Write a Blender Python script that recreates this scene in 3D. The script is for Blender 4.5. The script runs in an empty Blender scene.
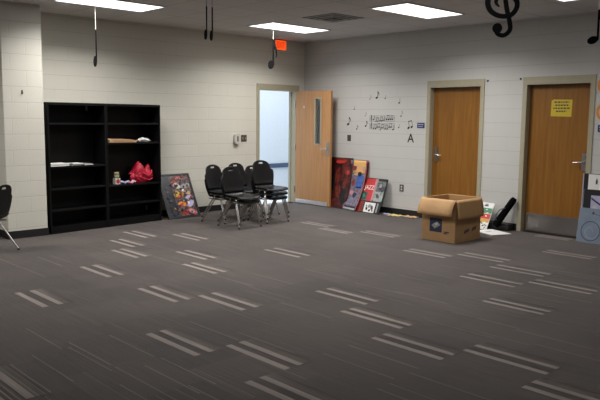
import bpy, bmesh, math, random
from mathutils import Vector, Matrix
R = math.radians
random.seed(7)
scene = bpy.context.scene
col = scene.collection
H = 2.958            # ceiling height

# ------------------------------------------------------------------ materials
def new_mat(name):
    m = bpy.data.materials.new(name); m.use_nodes = True
    nt = m.node_tree
    return m, nt, nt.nodes['Principled BSDF']

def mat(name, c, rough=0.6, metal=0.0, var=0.08, scale=20.0, bump=0.0, spec=0.5, trans=0.0, coat=0.0):
    """plain procedural material: colour broken up by noise"""
    m, nt, b = new_mat(name)
    tc = nt.nodes.new('ShaderNodeTexCoord'); n = nt.nodes.new('ShaderNodeTexNoise')
    n.inputs['Scale'].default_value = scale; n.inputs['Detail'].default_value = 4
    nt.links.new(tc.outputs['Object'], n.inputs['Vector'])
    r = nt.nodes.new('ShaderNodeValToRGB')
    r.color_ramp.elements[0].position = 0.3; r.color_ramp.elements[1].position = 0.7
    r.color_ramp.elements[0].color = tuple(x * (1 - var) for x in c) + (1,)
    r.color_ramp.elements[1].color = tuple(min(1, x * (1 + var)) for x in c) + (1,)
    nt.links.new(n.outputs['Fac'], r.inputs['Fac']); nt.links.new(r.outputs['Color'], b.inputs['Base Color'])
    b.inputs['Roughness'].default_value = rough; b.inputs['Metallic'].default_value = metal
    b.inputs['Specular IOR Level'].default_value = spec
    b.inputs['Transmission Weight'].default_value = trans
    b.inputs['Coat Weight'].default_value = coat
    if bump:
        bp = nt.nodes.new('ShaderNodeBump'); bp.inputs['Strength'].default_value = bump
        bp.inputs['Distance'].default_value = 0.01
        nt.links.new(n.outputs['Fac'], bp.inputs['Height']); nt.links.new(bp.outputs['Normal'], b.inputs['Normal'])
    return m

def emis(name, c, s):
    m, nt, b = new_mat(name)
    b.inputs['Base Color'].default_value = c + (1,)
    b.inputs['Emission Color'].default_value = c + (1,)
    b.inputs['Emission Strength'].default_value = s
    return m

def block_mat(name, axis, c):
    """painted concrete block, running bond; axis = which world axis runs along the wall"""
    m, nt, b = new_mat(name)
    N = nt.nodes.new; L = nt.links.new
    tc = N('ShaderNodeTexCoord'); sp = N('ShaderNodeSeparateXYZ'); cb = N('ShaderNodeCombineXYZ')
    L(tc.outputs['Object'], sp.inputs[0])
    L(sp.outputs[axis], cb.inputs[0])
    ad = N('ShaderNodeMath'); ad.operation = 'ADD'; ad.inputs[1].default_value = 0.07
    L(sp.outputs[2], ad.inputs[0]); L(ad.outputs[0], cb.inputs[1])
    br = N('ShaderNodeTexBrick')
    br.inputs['Scale'].default_value = 1.0; br.inputs['Brick Width'].default_value = 0.4; br.inputs['Row Height'].default_value = 0.2
    br.inputs['Mortar Size'].default_value = 0.0045; br.inputs['Mortar Smooth'].default_value = 0.6
    br.inputs['Color1'].default_value = c + (1,); br.inputs['Color2'].default_value = tuple(x * .985 for x in c) + (1,)
    br.inputs['Mortar'].default_value = tuple(x * .93 for x in c) + (1,)
    b2 = N('ShaderNodeTexBrick'); b2.offset = 0                      # the bed joints show more than the upright ones
    b2.inputs['Scale'].default_value = 1.0; b2.inputs['Brick Width'].default_value = 80; b2.inputs['Row Height'].default_value = 0.2
    b2.inputs['Mortar Size'].default_value = 0.005; b2.inputs['Mortar Smooth'].default_value = 0.5
    b2.inputs['Color1'].default_value = (1, 1, 1, 1); b2.inputs['Color2'].default_value = (1, 1, 1, 1); b2.inputs['Mortar'].default_value = (.87, .87, .87, 1)
    mm = N('ShaderNodeMixRGB'); mm.blend_type = 'MULTIPLY'; mm.inputs[0].default_value = 1
    L(cb.outputs[0], br.inputs['Vector']); L(cb.outputs[0], b2.inputs['Vector'])
    L(br.outputs['Color'], mm.inputs[1]); L(b2.outputs['Color'], mm.inputs[2]); L(mm.outputs[0], b.inputs['Base Color'])
    n = N('ShaderNodeTexNoise'); n.inputs['Scale'].default_value = 90; n.inputs['Detail'].default_value = 3
    L(tc.outputs['Object'], n.inputs['Vector'])
    mx = N('ShaderNodeMath'); mx.operation = 'MULTIPLY_ADD'; mx.inputs[1].default_value = -1.2
    L(br.outputs['Fac'], mx.inputs[0]); L(n.outputs['Fac'], mx.inputs[2])
    bp = N('ShaderNodeBump'); bp.inputs['Strength'].default_value = 0.35; bp.inputs['Distance'].default_value = 0.006
    L(mx.outputs[0], bp.inputs['Height']); L(bp.outputs['Normal'], b.inputs['Normal'])
    b.inputs['Roughness'].default_value = 0.55
    return m

def wood_mat(name, c1, c2):
    m, nt, b = new_mat(name)
    N = nt.nodes.new; L = nt.links.new
    tc = N('ShaderNodeTexCoord'); mp = N('ShaderNodeMapping'); mp.inputs['Scale'].default_value = (26, 26, 1.6)
    n = N('ShaderNodeTexNoise'); n.inputs['Scale'].default_value = 1.0; n.inputs['Detail'].default_value = 6; n.inputs['Distortion'].default_value = 0.6
    r = N('ShaderNodeValToRGB')
    r.color_ramp.elements[0].position = .3; r.color_ramp.elements[1].position = .72
    r.color_ramp.elements[0].color = c1 + (1,); r.color_ramp.elements[1].color = c2 + (1,)
    L(tc.outputs['Object'], mp.inputs[0]); L(mp.outputs[0], n.inputs['Vector']); L(n.outputs['Fac'], r.inputs[0]); L(r.outputs[0], b.inputs['Base Color'])
    b.inputs['Roughness'].default_value = 0.38
    return m

def ceiling_mat():
    m, nt, b = new_mat('ceiling_tile')
    N = nt.nodes.new; L = nt.links.new
    tc = N('ShaderNodeTexCoord'); br = N('ShaderNodeTexBrick'); mp = N('ShaderNodeMapping')
    mp.inputs['Location'].default_value = (1.0, 1.03, 0)
    br.offset = 0.0
    br.inputs['Scale'].default_value = 1; br.inputs['Brick Width'].default_value = .61; br.inputs['Row Height'].default_value = .61
    br.inputs['Mortar Size'].default_value = .011; br.inputs['Mortar Smooth'].default_value = .2
    c = (.80, .785, .775)
    br.inputs['Color1'].default_value = c + (1,); br.inputs['Color2'].default_value = tuple(x * .95 for x in c) + (1,)
    br.inputs['Mortar'].default_value = (.60, .585, .575, 1)
    L(tc.outputs['Object'], mp.inputs[0]); L(mp.outputs[0], br.inputs['Vector'])
    n = N('ShaderNodeTexNoise'); n.inputs['Scale'].default_value = 160; n.inputs['Detail'].default_value = 2
    L(tc.outputs['Object'], n.inputs['Vector'])
    mx = N('ShaderNodeMixRGB'); mx.blend_type = 'MULTIPLY'; mx.inputs[0].default_value = .35
    L(br.outputs['Color'], mx.inputs[1]); L(n.outputs['Fac'], mx.inputs[2]); L(mx.outputs[0], b.inputs['Base Color'])
    b.inputs['Roughness'].default_value = .9
    return m

def carpet_mat(name, c, line=0.0):
    """short cut pile, fine ribs running along world y"""
    m, nt, b = new_mat(name)
    N = nt.nodes.new; L = nt.links.new
    tc = N('ShaderNodeTexCoord')
    mp = N('ShaderNodeMapping'); mp.inputs['Scale'].default_value = (70, 2.2, 1)
    n = N('ShaderNodeTexNoise'); n.inputs['Scale'].default_value = 1; n.inputs['Detail'].default_value = 3
    L(tc.outputs['Object'], mp.inputs[0]); L(mp.outputs[0], n.inputs['Vector'])
    n2 = N('ShaderNodeTexNoise'); n2.inputs['Scale'].default_value = 1.1; n2.inputs['Detail'].default_value = 3
    L(tc.outputs['Object'], n2.inputs['Vector'])
    n3 = N('ShaderNodeTexNoise'); n3.inputs['Scale'].default_value = 260; n3.inputs['Detail'].default_value = 2
    L(tc.outputs['Object'], n3.inputs['Vector'])
    r = N('ShaderNodeValToRGB')
    r.color_ramp.elements[0].position = .36; r.color_ramp.elements[1].position = .7
    r.color_ramp.elements[0].color = tuple(x * .84 for x in c) + (1,); r.color_ramp.elements[1].color = tuple(x * 1.16 for x in c) + (1,)
    L(n.outputs['Fac'], r.inputs[0])
    r2 = N('ShaderNodeValToRGB'); r2.color_ramp.elements[0].color = (.82, .81, .81, 1); r2.color_ramp.elements[1].color = (1.1, 1.09, 1.07, 1)
    r2.color_ramp.elements[0].position = .3; r2.color_ramp.elements[1].position = .7
    L(n2.outputs['Fac'], r2.inputs[0])
    mx = N('ShaderNodeMixRGB'); mx.blend_type = 'MULTIPLY'; mx.inputs[0].default_value = 1
    L(r.outputs[0], mx.inputs[1]); L(r2.outputs[0], mx.inputs[2]); L(mx.outputs[0], b.inputs['Base Color'])
    bp = N('ShaderNodeBump'); bp.inputs['Strength'].default_value = .5; bp.inputs['Distance'].default_value = .004
    L(n3.outputs['Fac'], bp.inputs['Height']); L(bp.outputs['Normal'], b.inputs['Normal'])
    b.inputs['Roughness'].default_value = .9; b.inputs['Specular IOR Level'].default_value = .25
    b.inputs['Sheen Weight'].default_value = .12; b.inputs['Sheen Roughness'].default_value = .6
    return m

def art_mat(name, cols, scale=6.0, dist=1.5, rough=.35):
    """printed picture: blotches of several inks"""
    m, nt, b = new_mat(name)
    N = nt.nodes.new; L = nt.links.new
    tc = N('ShaderNodeTexCoord'); n = N('ShaderNodeTexNoise')
    n.inputs['Scale'].default_value = scale; n.inputs['Detail'].default_value = 5; n.inputs['Distortion'].default_value = dist
    r = N('ShaderNodeValToRGB'); cr = r.color_ramp
    k = len(cols)
    cr.elements[0].position = .28; cr.elements[0].color = cols[0] + (1,)
    cr.elements[1].position = .74; cr.elements[1].color = cols[-1] + (1,)
    for i in range(1, k - 1):
        e = cr.elements.new(.28 + .46 * i / (k - 1)); e.color = cols[i] + (1,)
    L(tc.outputs['Object'], n.inputs['Vector']); L(n.outputs['Fac'], r.inputs[0]); L(r.outputs[0], b.inputs['Base Color'])
    b.inputs['Roughness'].default_value = rough
    return m

M = {}
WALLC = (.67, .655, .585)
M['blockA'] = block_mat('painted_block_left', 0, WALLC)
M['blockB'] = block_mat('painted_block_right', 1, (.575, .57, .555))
M['ceil'] = ceiling_mat()
M['carpet'] = carpet_mat('carpet', (.064, .052, .0485))
M['carpet2'] = carpet_mat('carpet_light_tile', (.072, .059, .055))
M['carpet3'] = carpet_mat('carpet_dark_tile', (.057, .047, .0445))
M['stripe'] = carpet_mat('carpet_stripe', (.245, .212, .198))
M['stripe_mid'] = carpet_mat('carpet_stripe_mid', (.150, .128, .120))
M['stripe_dim'] = carpet_mat('carpet_stripe_dim', (.100, .084, .079))
M['base'] = mat('black_rubber_base', (.012, .012, .013), .5)
M['frame'] = mat('door_frame_paint', (.40, .368, .265), .45, var=.04)
M['wood'] = wood_mat('oak_veneer', (.215, .086, .012), (.30, .132, .022))
M['wood2'] = wood_mat('oak_veneer_pale', (.43, .21, .075), (.54, .285, .12))
M['steel'] = mat('brushed_steel', (.48, .48, .49), .32, 1.0, var=.1, scale=60)
M['alu'] = mat('satin_aluminium', (.72, .74, .78), .3, .6)
M['chrome'] = mat('chrome_tube', (.50, .49, .48), .28, .95, var=.12, scale=30)
M['glass'] = mat('glass', (.92, .95, .96), .03, trans=1.0, var=.01)
M['plastic'] = mat('black_plastic', (.007, .007, .008), .36, var=.15, scale=40, spec=.3)
M['laminate'] = mat('black_laminate', (.004, .004, .0045), .45, var=.1, spec=.22)
M['black'] = mat('black', (.008, .008, .010), .5)
M['blackfoam'] = mat('black_foam', (.0035, .0035, .004), .95, spec=.05)
M['white'] = mat('white_paper', (.78, .78, .76), .6, var=.03)
M['offwhite'] = mat('off_white_plastic', (.55, .53, .49), .4, var=.03)
M['grey'] = mat('grey_print', (.30, .30, .30), .5)
M['dgrey'] = mat('dark_grey_print', (.075, .075, .08), .5)
M['bronze'] = mat('brown_plate', (.085, .066, .05), .4)
M['card'] = mat('cardboard', (.43, .255, .115), .75, var=.07, scale=9, bump=.1)
M['cardin'] = mat('cardboard_inside', (.40, .235, .11), .8, var=.06, scale=9)
M['navy'] = mat('navy_ink', (.022, .032, .075), .6)
M['blue'] = mat('blue_plate', (.022, .038, .13), .45)
M['yellow'] = mat('yellow_paper', (.62, .47, .03), .6, var=.04)
M['red'] = mat('red_ink', (.52, .035, .035), .45)
M['redbag'] = mat('red_cloth', (.44, .008, .034), .5, var=.2, scale=14, bump=.3)
M['green'] = mat('green_ink', (.05, .23, .11), .5)
M['tan'] = mat('tan_paper', (.52, .33, .19), .7)
M['yellowpale'] = mat('pale_yellow_paper', (.62, .50, .22), .7)
M['dimred'] = art_mat('poster_dim_red', [(.02, .007, .008), (.10, .014, .012), (.22, .03, .02), (.05, .01, .01)], 16, 1)
M['jumble'] = art_mat('picture_jumble', [(.02, .02, .03), (.16, .05, .05), (.05, .06, .12), (.30, .16, .06), (.10, .09, .12), (.02, .02, .025)], 13, 2)
M['rosewood'] = mat('dull_pink_edge', (.36, .12, .13), .5)
M['orange'] = mat('orange_ink', (.72, .28, .04), .5)
M['pink'] = mat('pink_ink', (.62, .22, .26), .5)
M['gold'] = mat('gold_ink', (.62, .34, .05), .45)
M['lav'] = mat('lavender_print', (.42, .40, .58), .5)
M['steelblue'] = mat('grey_blue_poster', (.17, .215, .28), .5, var=.12, scale=7)
M['ringink'] = mat('dark_blue_ink', (.03, .045, .09), .5)
M['decal'] = mat('wall_decal_ink', (.018, .017, .017), .5)
M['decalg'] = mat('wall_decal_grey', (.30, .29, .27), .5)
M['hallwall'] = mat('hall_paint', (.80, .82, .84), .6, var=.02)
M['hallrail'] = mat('hall_rail', (.07, .10, .17), .5)
M['hallfloor'] = mat('hall_floor', (.74, .76, .78), .5, var=.03)
M['lens'] = emis('lit_lens', (1.0, .98, .96), 2.6)
M['exit'] = emis('exit_face', (1.0, .10, .012), .95)
M['exitl'] = emis('exit_letters', (.55, .01, .005), .5)
M['fire'] = art_mat('poster_fire', [(.010, .006, .008), (.018, .006, .007), (.045, .008, .008), (.16, .014, .010), (.012, .008, .010)], 5.5, 1.2)
M['jam'] = art_mat('poster_band', [(.02, .02, .05), (.16, .06, .06), (.20, .19, .25), (.05, .05, .12), (.28, .20, .17)], 14, 1.5)
M['sunset'] = art_mat('poster_sunset', [(.70, .28, .06), (.80, .50, .12), (.75, .38, .25), (.5, .2, .2)], 7, 1)
M['bluesuit'] = mat('poster_blue', (.05, .12, .42), .4, var=.3)
M['photo'] = art_mat('poster_photo', [(.02, .02, .025), (.05, .05, .06), (.2, .2, .21), (.035, .035, .04)], 12, 1)
M['photol'] = art_mat('poster_photo_pale', [(.08, .085, .085), (.24, .27, .26), (.42, .45, .43), (.18, .19, .19)], 12, 1)
M['teal'] = art_mat('poster_photo_teal', [(.02, .035, .04), (.05, .10, .10), (.12, .2, .18)], 22, 1)
M['maroon'] = art_mat('poster_photo_red', [(.05, .01, .01), (.25, .04, .04), (.42, .06, .05)], 22, 1)
M['charcoal'] = mat('picture_ground', (.035, .038, .048), .3, var=.3, scale=8)

# ------------------------------------------------------------------ mesh builder
class MB:
    def __init__(s): s.v = []; s.f = []; s.m = []; s.sm = []; s.mats = []
    def mi(s, m):
        m = M[m] if isinstance(m, str) else m
        if m not in s.mats: s.mats.append(m)
        return s.mats.index(m)
    def add(s, vs, fs, m, smooth=False):
        o = len(s.v); k = s.mi(m)
        s.v += [tuple(v) for v in vs]
        for f in fs: s.f.append([i + o for i in f]); s.m.append(k); s.sm.append(smooth)
    def box(s, x0, x1, y0, y1, z0, z1, m, T=None):
        vs = [Vector((x, y, z)) for z in (z0, z1) for y in (y0, y1) for x in (x0, x1)]
        if T: vs = [T @ v for v in vs]
        s.add(vs, [(0, 2, 3, 1), (4, 5, 7, 6), (0, 1, 5, 4), (2, 6, 7, 3), (0, 4, 6, 2), (1, 3, 7, 5)], m)
    def tube(s, pts, r, m, seg=8, taper=None):
        pts = [Vector(p) for p in pts]; n = len(pts); vs = []; fs = []
        up = None
        for i, p in enumerate(pts):
            d = (pts[min(i + 1, n - 1)] - pts[max(i - 1, 0)]).normalized()
            if up is None: up = Vector((0, 0, 1)) if abs(d.z) < .9 else Vector((1, 0, 0))
            a = d.cross(up).normalized(); b = a.cross(d).normalized(); up = b
            rr = r if taper is None else taper[i]
            for k in range(seg):
                t = 2 * math.pi * k / seg; vs.append(p + a * math.cos(t) * rr + b * math.sin(t) * rr)
        for i in range(n - 1):
            for k in range(seg):
                fs.append((i * seg + k, i * seg + (k + 1) % seg, (i + 1) * seg + (k + 1) % seg, (i + 1) * seg + k))
        s.add(vs, fs, m, True)
        s.add(vs[:seg], [tuple(range(seg))[::-1]], m); s.add(vs[-seg:], [tuple(range(seg))], m)
    def prism(s, poly, T, t, m, t0=0.0, smooth=False):
        """flat outline (u,v) extruded from t0 to t0+t along local n; T maps (u,v,n) to space"""
        k = len(poly)
        A = [T @ Vector((u, v, t0)) for u, v in poly]; B = [T @ Vector((u, v, t0 + t)) for u, v in poly]
        s.add(A, [tuple(range(k))[::-1]], m); s.add(B, [tuple(range(k))], m)
        s.add(A + B, [(i, (i + 1) % k, k + (i + 1) % k, k + i) for i in range(k)], m, smooth)
    def ribbon(s, pts, ws, T, t, m, t0=0.0):
        pts = [Vector(p) for p in pts]; n = len(pts); Lf = []; Rt = []
        for i, p in enumerate(pts):
            d = (pts[min(i + 1, n - 1)] - pts[max(i - 1, 0)]).normalized(); q = Vector((-d.y, d.x)); w = ws[i] / 2 if hasattr(ws, '__len__') else ws / 2
            Lf.append(p + q * w); Rt.append(p - q * w)
        vs = [T @ Vector((p.x, p.y, h)) for h in (t0, t0 + t) for p in Lf + Rt]; fs = []
        g = lambda h, sd, i: h * 2 * n + sd * n + i
        for i in range(n - 1):
            fs += [(g(1, 0, i), g(1, 1, i), g(1, 1, i + 1), g(1, 0, i + 1)), (g(0, 0, i), g(0, 0, i + 1), g(0, 1, i + 1), g(0, 1, i)),
                   (g(0, 0, i), g(1, 0, i), g(1, 0, i + 1), g(0, 0, i + 1)), (g(0, 1, i), g(0, 1, i + 1), g(1, 1, i + 1), g(1, 1, i))]
        fs += [(g(0, 0, 0), g(0, 1, 0), g(1, 1, 0), g(1, 0, 0)), (g(0, 0, n - 1), g(1, 0, n - 1), g(1, 1, n - 1), g(0, 1, n - 1))]
        s.add(vs, fs, m)
    def sheet(s, P, quads, off, m, smooth=True):
        """a surface given thickness: off(i) is the offset vector of vertex i"""
        n = len(P); Q = [P[i] + off(i) for i in range(n)]
        edges = {}
        for f in quads:
            for i in range(len(f)):
                e = (f[i], f[(i + 1) % len(f)]); edges[e] = 1
        fs = [tuple(f) for f in quads] + [tuple(n + i for i in reversed(f)) for f in quads]
        for (a, b) in edges:
            if (b, a) not in edges: fs.append((b, a, n + a, n + b))
        used = sorted({i for f in fs for i in f}); mp = {u: k for k, u in enumerate(used)}
        allv = list(P) + Q
        s.add([allv[u] for u in used], [tuple(mp[i] for i in f) for f in fs], m, smooth)
    def build(s, name, parent=None, loc=None, bevel=0.0):
        me = bpy.data.meshes.new(name); me.from_pydata(s.v, [], s.f); 
        for m in s.mats: me.materials.append(m)
        for p, k, q in zip(me.polygons, s.m, s.sm): p.material_index = k; p.use_smooth = q
        bm = bmesh.new(); bm.from_mesh(me)
        bmesh.ops.recalc_face_normals(bm, faces=bm.faces); bm.to_mesh(me); bm.free()
        me.update()
        o = bpy.data.objects.new(name, me); col.objects.link(o)
        if parent: o.parent = parent
        if loc: o.location = loc
        if bevel:
            b = o.modifiers.new('bevel', 'BEVEL'); b.width = bevel; b.segments = 2; b.limit_method = 'ANGLE'
        return o

def tag(o, label, cat, group=None):
    o['label'] = label; o['category'] = cat
    if group: o['group'] = group
    return o
def thing(name, label, cat, loc=(0, 0, 0), rz=0.0, group=None):
    o = bpy.data.objects.new(name, None); o.empty_display_size = .1; col.objects.link(o)
    o.location = loc; o.rotation_euler = (0, 0, rz)
    return tag(o, label, cat, group)
def struct(o): o['kind'] = 'structure'; return o
def copy_tree(o, parent=None):
    c = o.copy(); col.objects.link(c)
    if parent: c.parent = parent
    for ch in list(o.children): copy_tree(ch, c)
    return c
def frameT(O, U, V):
    U = Vector(U).normalized(); V = Vector(V).normalized(); Nn = U.cross(V).normalized()
    T = Matrix.Identity(4)
    for r in range(3): T[r][0] = U[r]; T[r][1] = V[r]; T[r][2] = Nn[r]; T[r][3] = O[r]
    return T
def ell(cu, cv, ru, rv, n=20, rot=0.0, a0=0, a1=2 * math.pi):
    out = []
    for k in range(n):
        t = a0 + (a1 - a0) * k / n
        x, y = ru * math.cos(t), rv * math.sin(t)
        out.append((cu + x * math.cos(rot) - y * math.sin(rot), cv + x * math.sin(rot) + y * math.cos(rot)))
    return out
def rect(u0, v0, u1, v1): return [(u0, v0), (u1, v0), (u1, v1), (u0, v1)]
def text_geo(txt, size, bold=0.0):
    cu = bpy.data.curves.new('t', 'FONT'); cu.body = txt; cu.size = size; cu.align_x = 'CENTER'; cu.align_y = 'CENTER'; cu.offset = bold
    cu.resolution_u = 3
    ob = bpy.data.objects.new('t', cu); col.objects.link(ob)
    dg = bpy.context.evaluated_depsgraph_get()
    me = bpy.data.meshes.new_from_object(ob.evaluated_get(dg))
    vs = [v.co.copy() for v in me.vertices]; fs = [tuple(p.vertices) for p in me.polygons]
    bpy.data.objects.remove(ob); bpy.data.curves.remove(cu); bpy.data.meshes.remove(me)
    return vs, fs
def add_text(mb, txt, size, T, cu, cv, n, m, bold=0.0, sx=1.0, rot=0.0):
    vs, fs = text_geo(txt, size, bold)
    c, s = math.cos(rot), math.sin(rot)
    mb.add([T @ Vector((cu + (v.x * sx) * c - v.y * s, cv + (v.x * sx) * s + v.y * c, n)) for v in vs], fs, m)

# ------------------------------------------------------------------ setting
XW, YW = -11.0, -11.6      # far sides of the room, behind the camera
mb = MB()
mb.box(XW, 0, YW, 0, -.1, 0, 'carpet')
# carpet tiles laid in columns, each tile a slightly different batch
def slab(x0, x1, y0, y1, m, z=.0012):
    mb.add([(x0, y0, z), (x1, y0, z), (x1, y1, z), (x0, y1, z)], [(0, 1, 2, 3)], m)
rng = random.Random(3)
xs = -.62
while xs > -9.6:
    off = rng.choice((0, .2, .4)); yy = -.25 - off
    while yy > -9.5:
        k = rng.random()
        if k < .22: slab(xs - .6, xs, yy - .6, yy, 'carpet2', .0006)
        elif k < .44: slab(xs - .6, xs, yy - .6, yy, 'carpet3', .0006)
        if rng.random() < .62:
            for q in range(rng.choice((1, 1, 2, 2, 3))):
                lx = xs - rng.uniform(.05, .55); w = rng.choice((.006, .008, .012))
                slab(lx - w, lx, yy - .6, yy, rng.choice(('stripe_mid', 'stripe_dim', 'stripe_dim')), .0010)
        yy -= .6
    xs -= .6
for k in range(14):
    lx = -7.36 - .034 * k; slab(lx - .011, lx, -5.62, -5.02, 'stripe_mid' if k % 3 else 'stripe', .0016)
# tiles with the bright double band: (x of narrow band, x of wide band, y far, y near)
BANDS = [(-6.645, -6.51, -3.27, -3.88), (-5.735, -5.595, -2.64, -3.25), (-4.53, -4.405, -2.59, -3.18), (-4.86, -4.745, -3.22, -3.81),
 (-5.485, -5.34, -4.41, -5.03), (-5.755, -5.625, -3.84, -4.455), (-3.66, -3.51, -3.16, -3.77), (-1.83, -1.72, -1.88, -2.45),
 (-2.04, -1.95, -2.46, -3.02), (-1.785, -1.675, -3.03, -3.63), (-2.425, -2.295, -4.28, -4.87), (-4.595, -4.45, -4.98, -5.58),
 (-2.13, -1.985, -4.85, -5.44), (-2.455, -2.305, -5.47, -6.08), (-3.08, -2.925, -5.51, -6.11), (-2.79, -2.645, -6.1, -6.71),
 (-1.205, -1.08, -5.43, -6.02), (-.20, -.10, -4.80, -5.28), (-4.97, -4.825, -6.79, -7.39), (-3.745, -3.625, -6.18, -6.74),
 (-4.905, -4.79, -5.58, -6.2), (-5.24, -5.105, -6.2, -6.80), (-6.39, -6.27, -5.05, -5.67), (-6.115, -5.995, -5.64, -6.25), (-6.43, -6.31, -6.24, -6.85),
 (-7.62, -7.47, -5.02, -5.62), (-5.27, -5.145, -7.39, -8.0), (-5.05, -4.93, -2.02, -2.6), (-4.75, -4.62, -1.42, -2.0), (-4.30, -4.17, -.95, -1.55), (-3.9, -3.77, -1.55, -2.15)]
for i, (nx, wx, ya, yb) in enumerate(BANDS):
    slab(nx - .030, nx + .022, yb, ya, 'stripe', .0020)
    slab(wx - .034, wx + .016, yb, ya, 'stripe', .0020)
    for k, x in enumerate((.022, .037, .052, .068, .086, .104)):
        slab(wx + x, wx + x + .010 - .001 * k, yb, ya, 'stripe_mid' if k < 4 else 'stripe_dim', .0020)
    for k in range(3): slab(nx + .035 + .020 * k, nx + .040 + .020 * k, yb, ya, 'stripe_dim', .0020)
for (x, ya, yb) in [(-7.0, -4.35, -4.95), (-6.95, -4.95, -5.55), (-6.62, -4.9, -5.5), (-7.2, -4.95, -5.55), (-6.6, -5.55, -6.15), (-6.9, -5.5, -6.1),
                    (-6.75, -5.6, -6.2), (-6.9, -6.1, -6.7), (-6.0, -5.0, -5.6), (-5.5, -6.2, -6.8), (-4.25, -6.2, -6.8), (-4.3, -6.8, -7.4), (-5.945, -6.83, -7.43), (-5.83, -6.83, -7.43), (-7.02, -5.78, -6.38), (-5.6, -6.8, -7.4), (-4.6, -6.2, -6.8), (-3.9, -6.75, -7.35), (-5.75, -6.2, -6.8), (-3.3, -6.1, -6.7), (-2.2, -6.1, -6.7), (-4.1, -5.0, -5.6), (-3.6, -4.4, -5.0)]:
    slab(x - .006, x + .006, yb, ya, 'stripe_mid', .0020)
struct(mb.build('floor'))
mb = MB(); mb.box(XW, 0, YW, 0, H, H + .1, 'ceil'); struct(mb.build('ceiling'))

W = 1.016; FT = .052; HF = 2.168; HD = .095     # frame width over all, face, height, head
D1, D2, XA = -2.7903, -4.4157, -.1484
# right wall (plane x = 0) with two openings
mb = MB(); th = .22
ops = [(D1 - W + FT, D1 - FT), (D2 - W + FT, D2 - FT)]
ZO = HF - HD
seg = [(.22, ops[0][1]), (ops[0][0], ops[1][1]), (ops[1][0], YW)]
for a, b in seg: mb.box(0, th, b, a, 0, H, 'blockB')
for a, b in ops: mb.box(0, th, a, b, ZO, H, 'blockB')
struct(mb.build('wall_right'))
# left wall (plane y = 0) with the open doorway
mb = MB(); oa, ob_ = XA - W + FT, XA - FT
mb.box(XW, oa, 0, .2, 0, H, 'blockA'); mb.box(ob_, 0, 0, .2, 0, H, 'blockA'); mb.box(oa, ob_, 0, .2, ZO, H, 'blockA')
struct(mb.build('wall_left'))
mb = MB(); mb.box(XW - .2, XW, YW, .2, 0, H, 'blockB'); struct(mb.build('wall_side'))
mb = MB(); mb.box(XW - .2, .22, YW - .2, YW, 0, H, 'blockA'); struct(mb.build('wall_back'))
# block pier standing out from the left wall
mb = MB(); PX0, PX1, PY = -5.70, -5.185, -.535
mb.box(PX0, PX1, PY, 0, 0, H, 'blockA'); struct(mb.build('wall_pier', bevel=.008))
# rubber baseboards
mb = MB(); bt, bh = .008, .10
mb.box(XW, PX0, -bt, 0, 0, bh, 'base'); mb.box(PX1, XA - W, -bt, 0, 0, bh, 'base'); mb.box(XA, 0, -bt, 0, 0, bh, 'base')
mb.box(PX0 - bt, PX1 + bt, PY - bt, PY, 0, bh, 'base'); mb.box(PX0 - bt, PX0, PY, 0, 0, bh, 'base'); mb.box(PX1, PX1 + bt, PY, 0, 0, bh, 'base')
struct(mb.build('baseboard_left'))
mb = MB()
for a, b in [(0, D1), (D1 - W, D2), (D2 - W, YW)]: mb.box(-bt, 0, b, a, 0, bh, 'base')
struct(mb.build('baseboard_right'))

# door frames
def door_frame(name, along, a0):
    """welded steel frame; along 'y' for the right wall, 'x' for the left; a0 the outer edge nearest the corner"""
    mb = MB()
    def bx(s0, s1, d0, d1, z0, z1):   # s along the wall away from the corner, d into the wall
        if along == 'y': mb.box(d0, d1, a0 - s1, a0 - s0, z0, z1, 'frame')
        else: mb.box(a0 - s1, a0 - s0, d0, d1, z0, z1, 'frame')
    for s0, s1 in ((0, FT), (W - FT, W)):
        bx(s0, s1, -.014, .0, 0, HF)
    bx(FT, W - FT, -.014, .0, ZO, HF)
    j = .012
    for s0, s1 in ((FT - .001, FT + j), (W - FT - j, W - FT + .001)): bx(s0, s1, -.014, .2, 0, ZO)
    bx(FT + j, W - FT - j, -.014, .2, ZO - j, ZO + .001)
    for s0, s1 in ((FT + j, FT + j + .014), (W - FT - j - .014, W - FT - j)): bx(s0, s1, .135, .165, 0, ZO - j)
    return struct(mb.build(name))
door_frame('trim_1', 'y', D1); door_frame('trim_2', 'y', D2); door_frame('trim_3', 'x', XA)

def lever(parent, T, sgn):
    """escutcheon plate, rose and lever; T: u along the door, v up, n out of the face"""
    mb = MB()
    mb.prism([(u, v) for u, v in rect(-.032, -.11, .032, .12)], T, .008, 'steel')
    mb.prism(ell(0, .075, .019, .019), T, .016, 'steel')
    h = mb.build('lock_plate', parent)
    mb = MB()
    P = [T @ Vector(q) for q in [(0, 0, .006), (0, 0, .05), (sgn * .02, 0, .06), (sgn * .075, -.002, .062), (sgn * .125, -.004, .058)]]
    mb.tube(P, .011, 'steel', 8); mb.build('lever', h)
def closed_door(name, d0, hinge_far):
    y1 = d0 - FT - .016; y0 = d0 - W + FT + .016
    mb = MB(); mb.box(.085, .13, y0, y1, .012, ZO - .016, 'wood')
    o = struct(mb.build(name))
    return o, y0, y1
d1, y0, y1 = closed_door('door_1', D1, True)
lever(d1, frameT((.085, y1 - .075, 1.02), (0, -1, 0), (0, 0, 1)), 1)
d2, y0, y1 = closed_door('door_2', D2, False)
lever(d2, frameT((.085, y0 + .065, 1.02), (0, -1, 0), (0, 0, 1)), -1)
mb = MB(); mb.box(.082, .085, y0 + .02, y1 - .02, .02, .265, 'steel')
for yy in (y0 + .04, (y0 + y1) / 2, y1 - .04):
    for zz in (.035, .25): mb.prism(ell(0, 0, .006, .006, 8), frameT((.082, yy, zz), (0, -1, 0), (0, 0, 1)), .0015, 'alu')
mb.build('kick_plate', d2)
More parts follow.
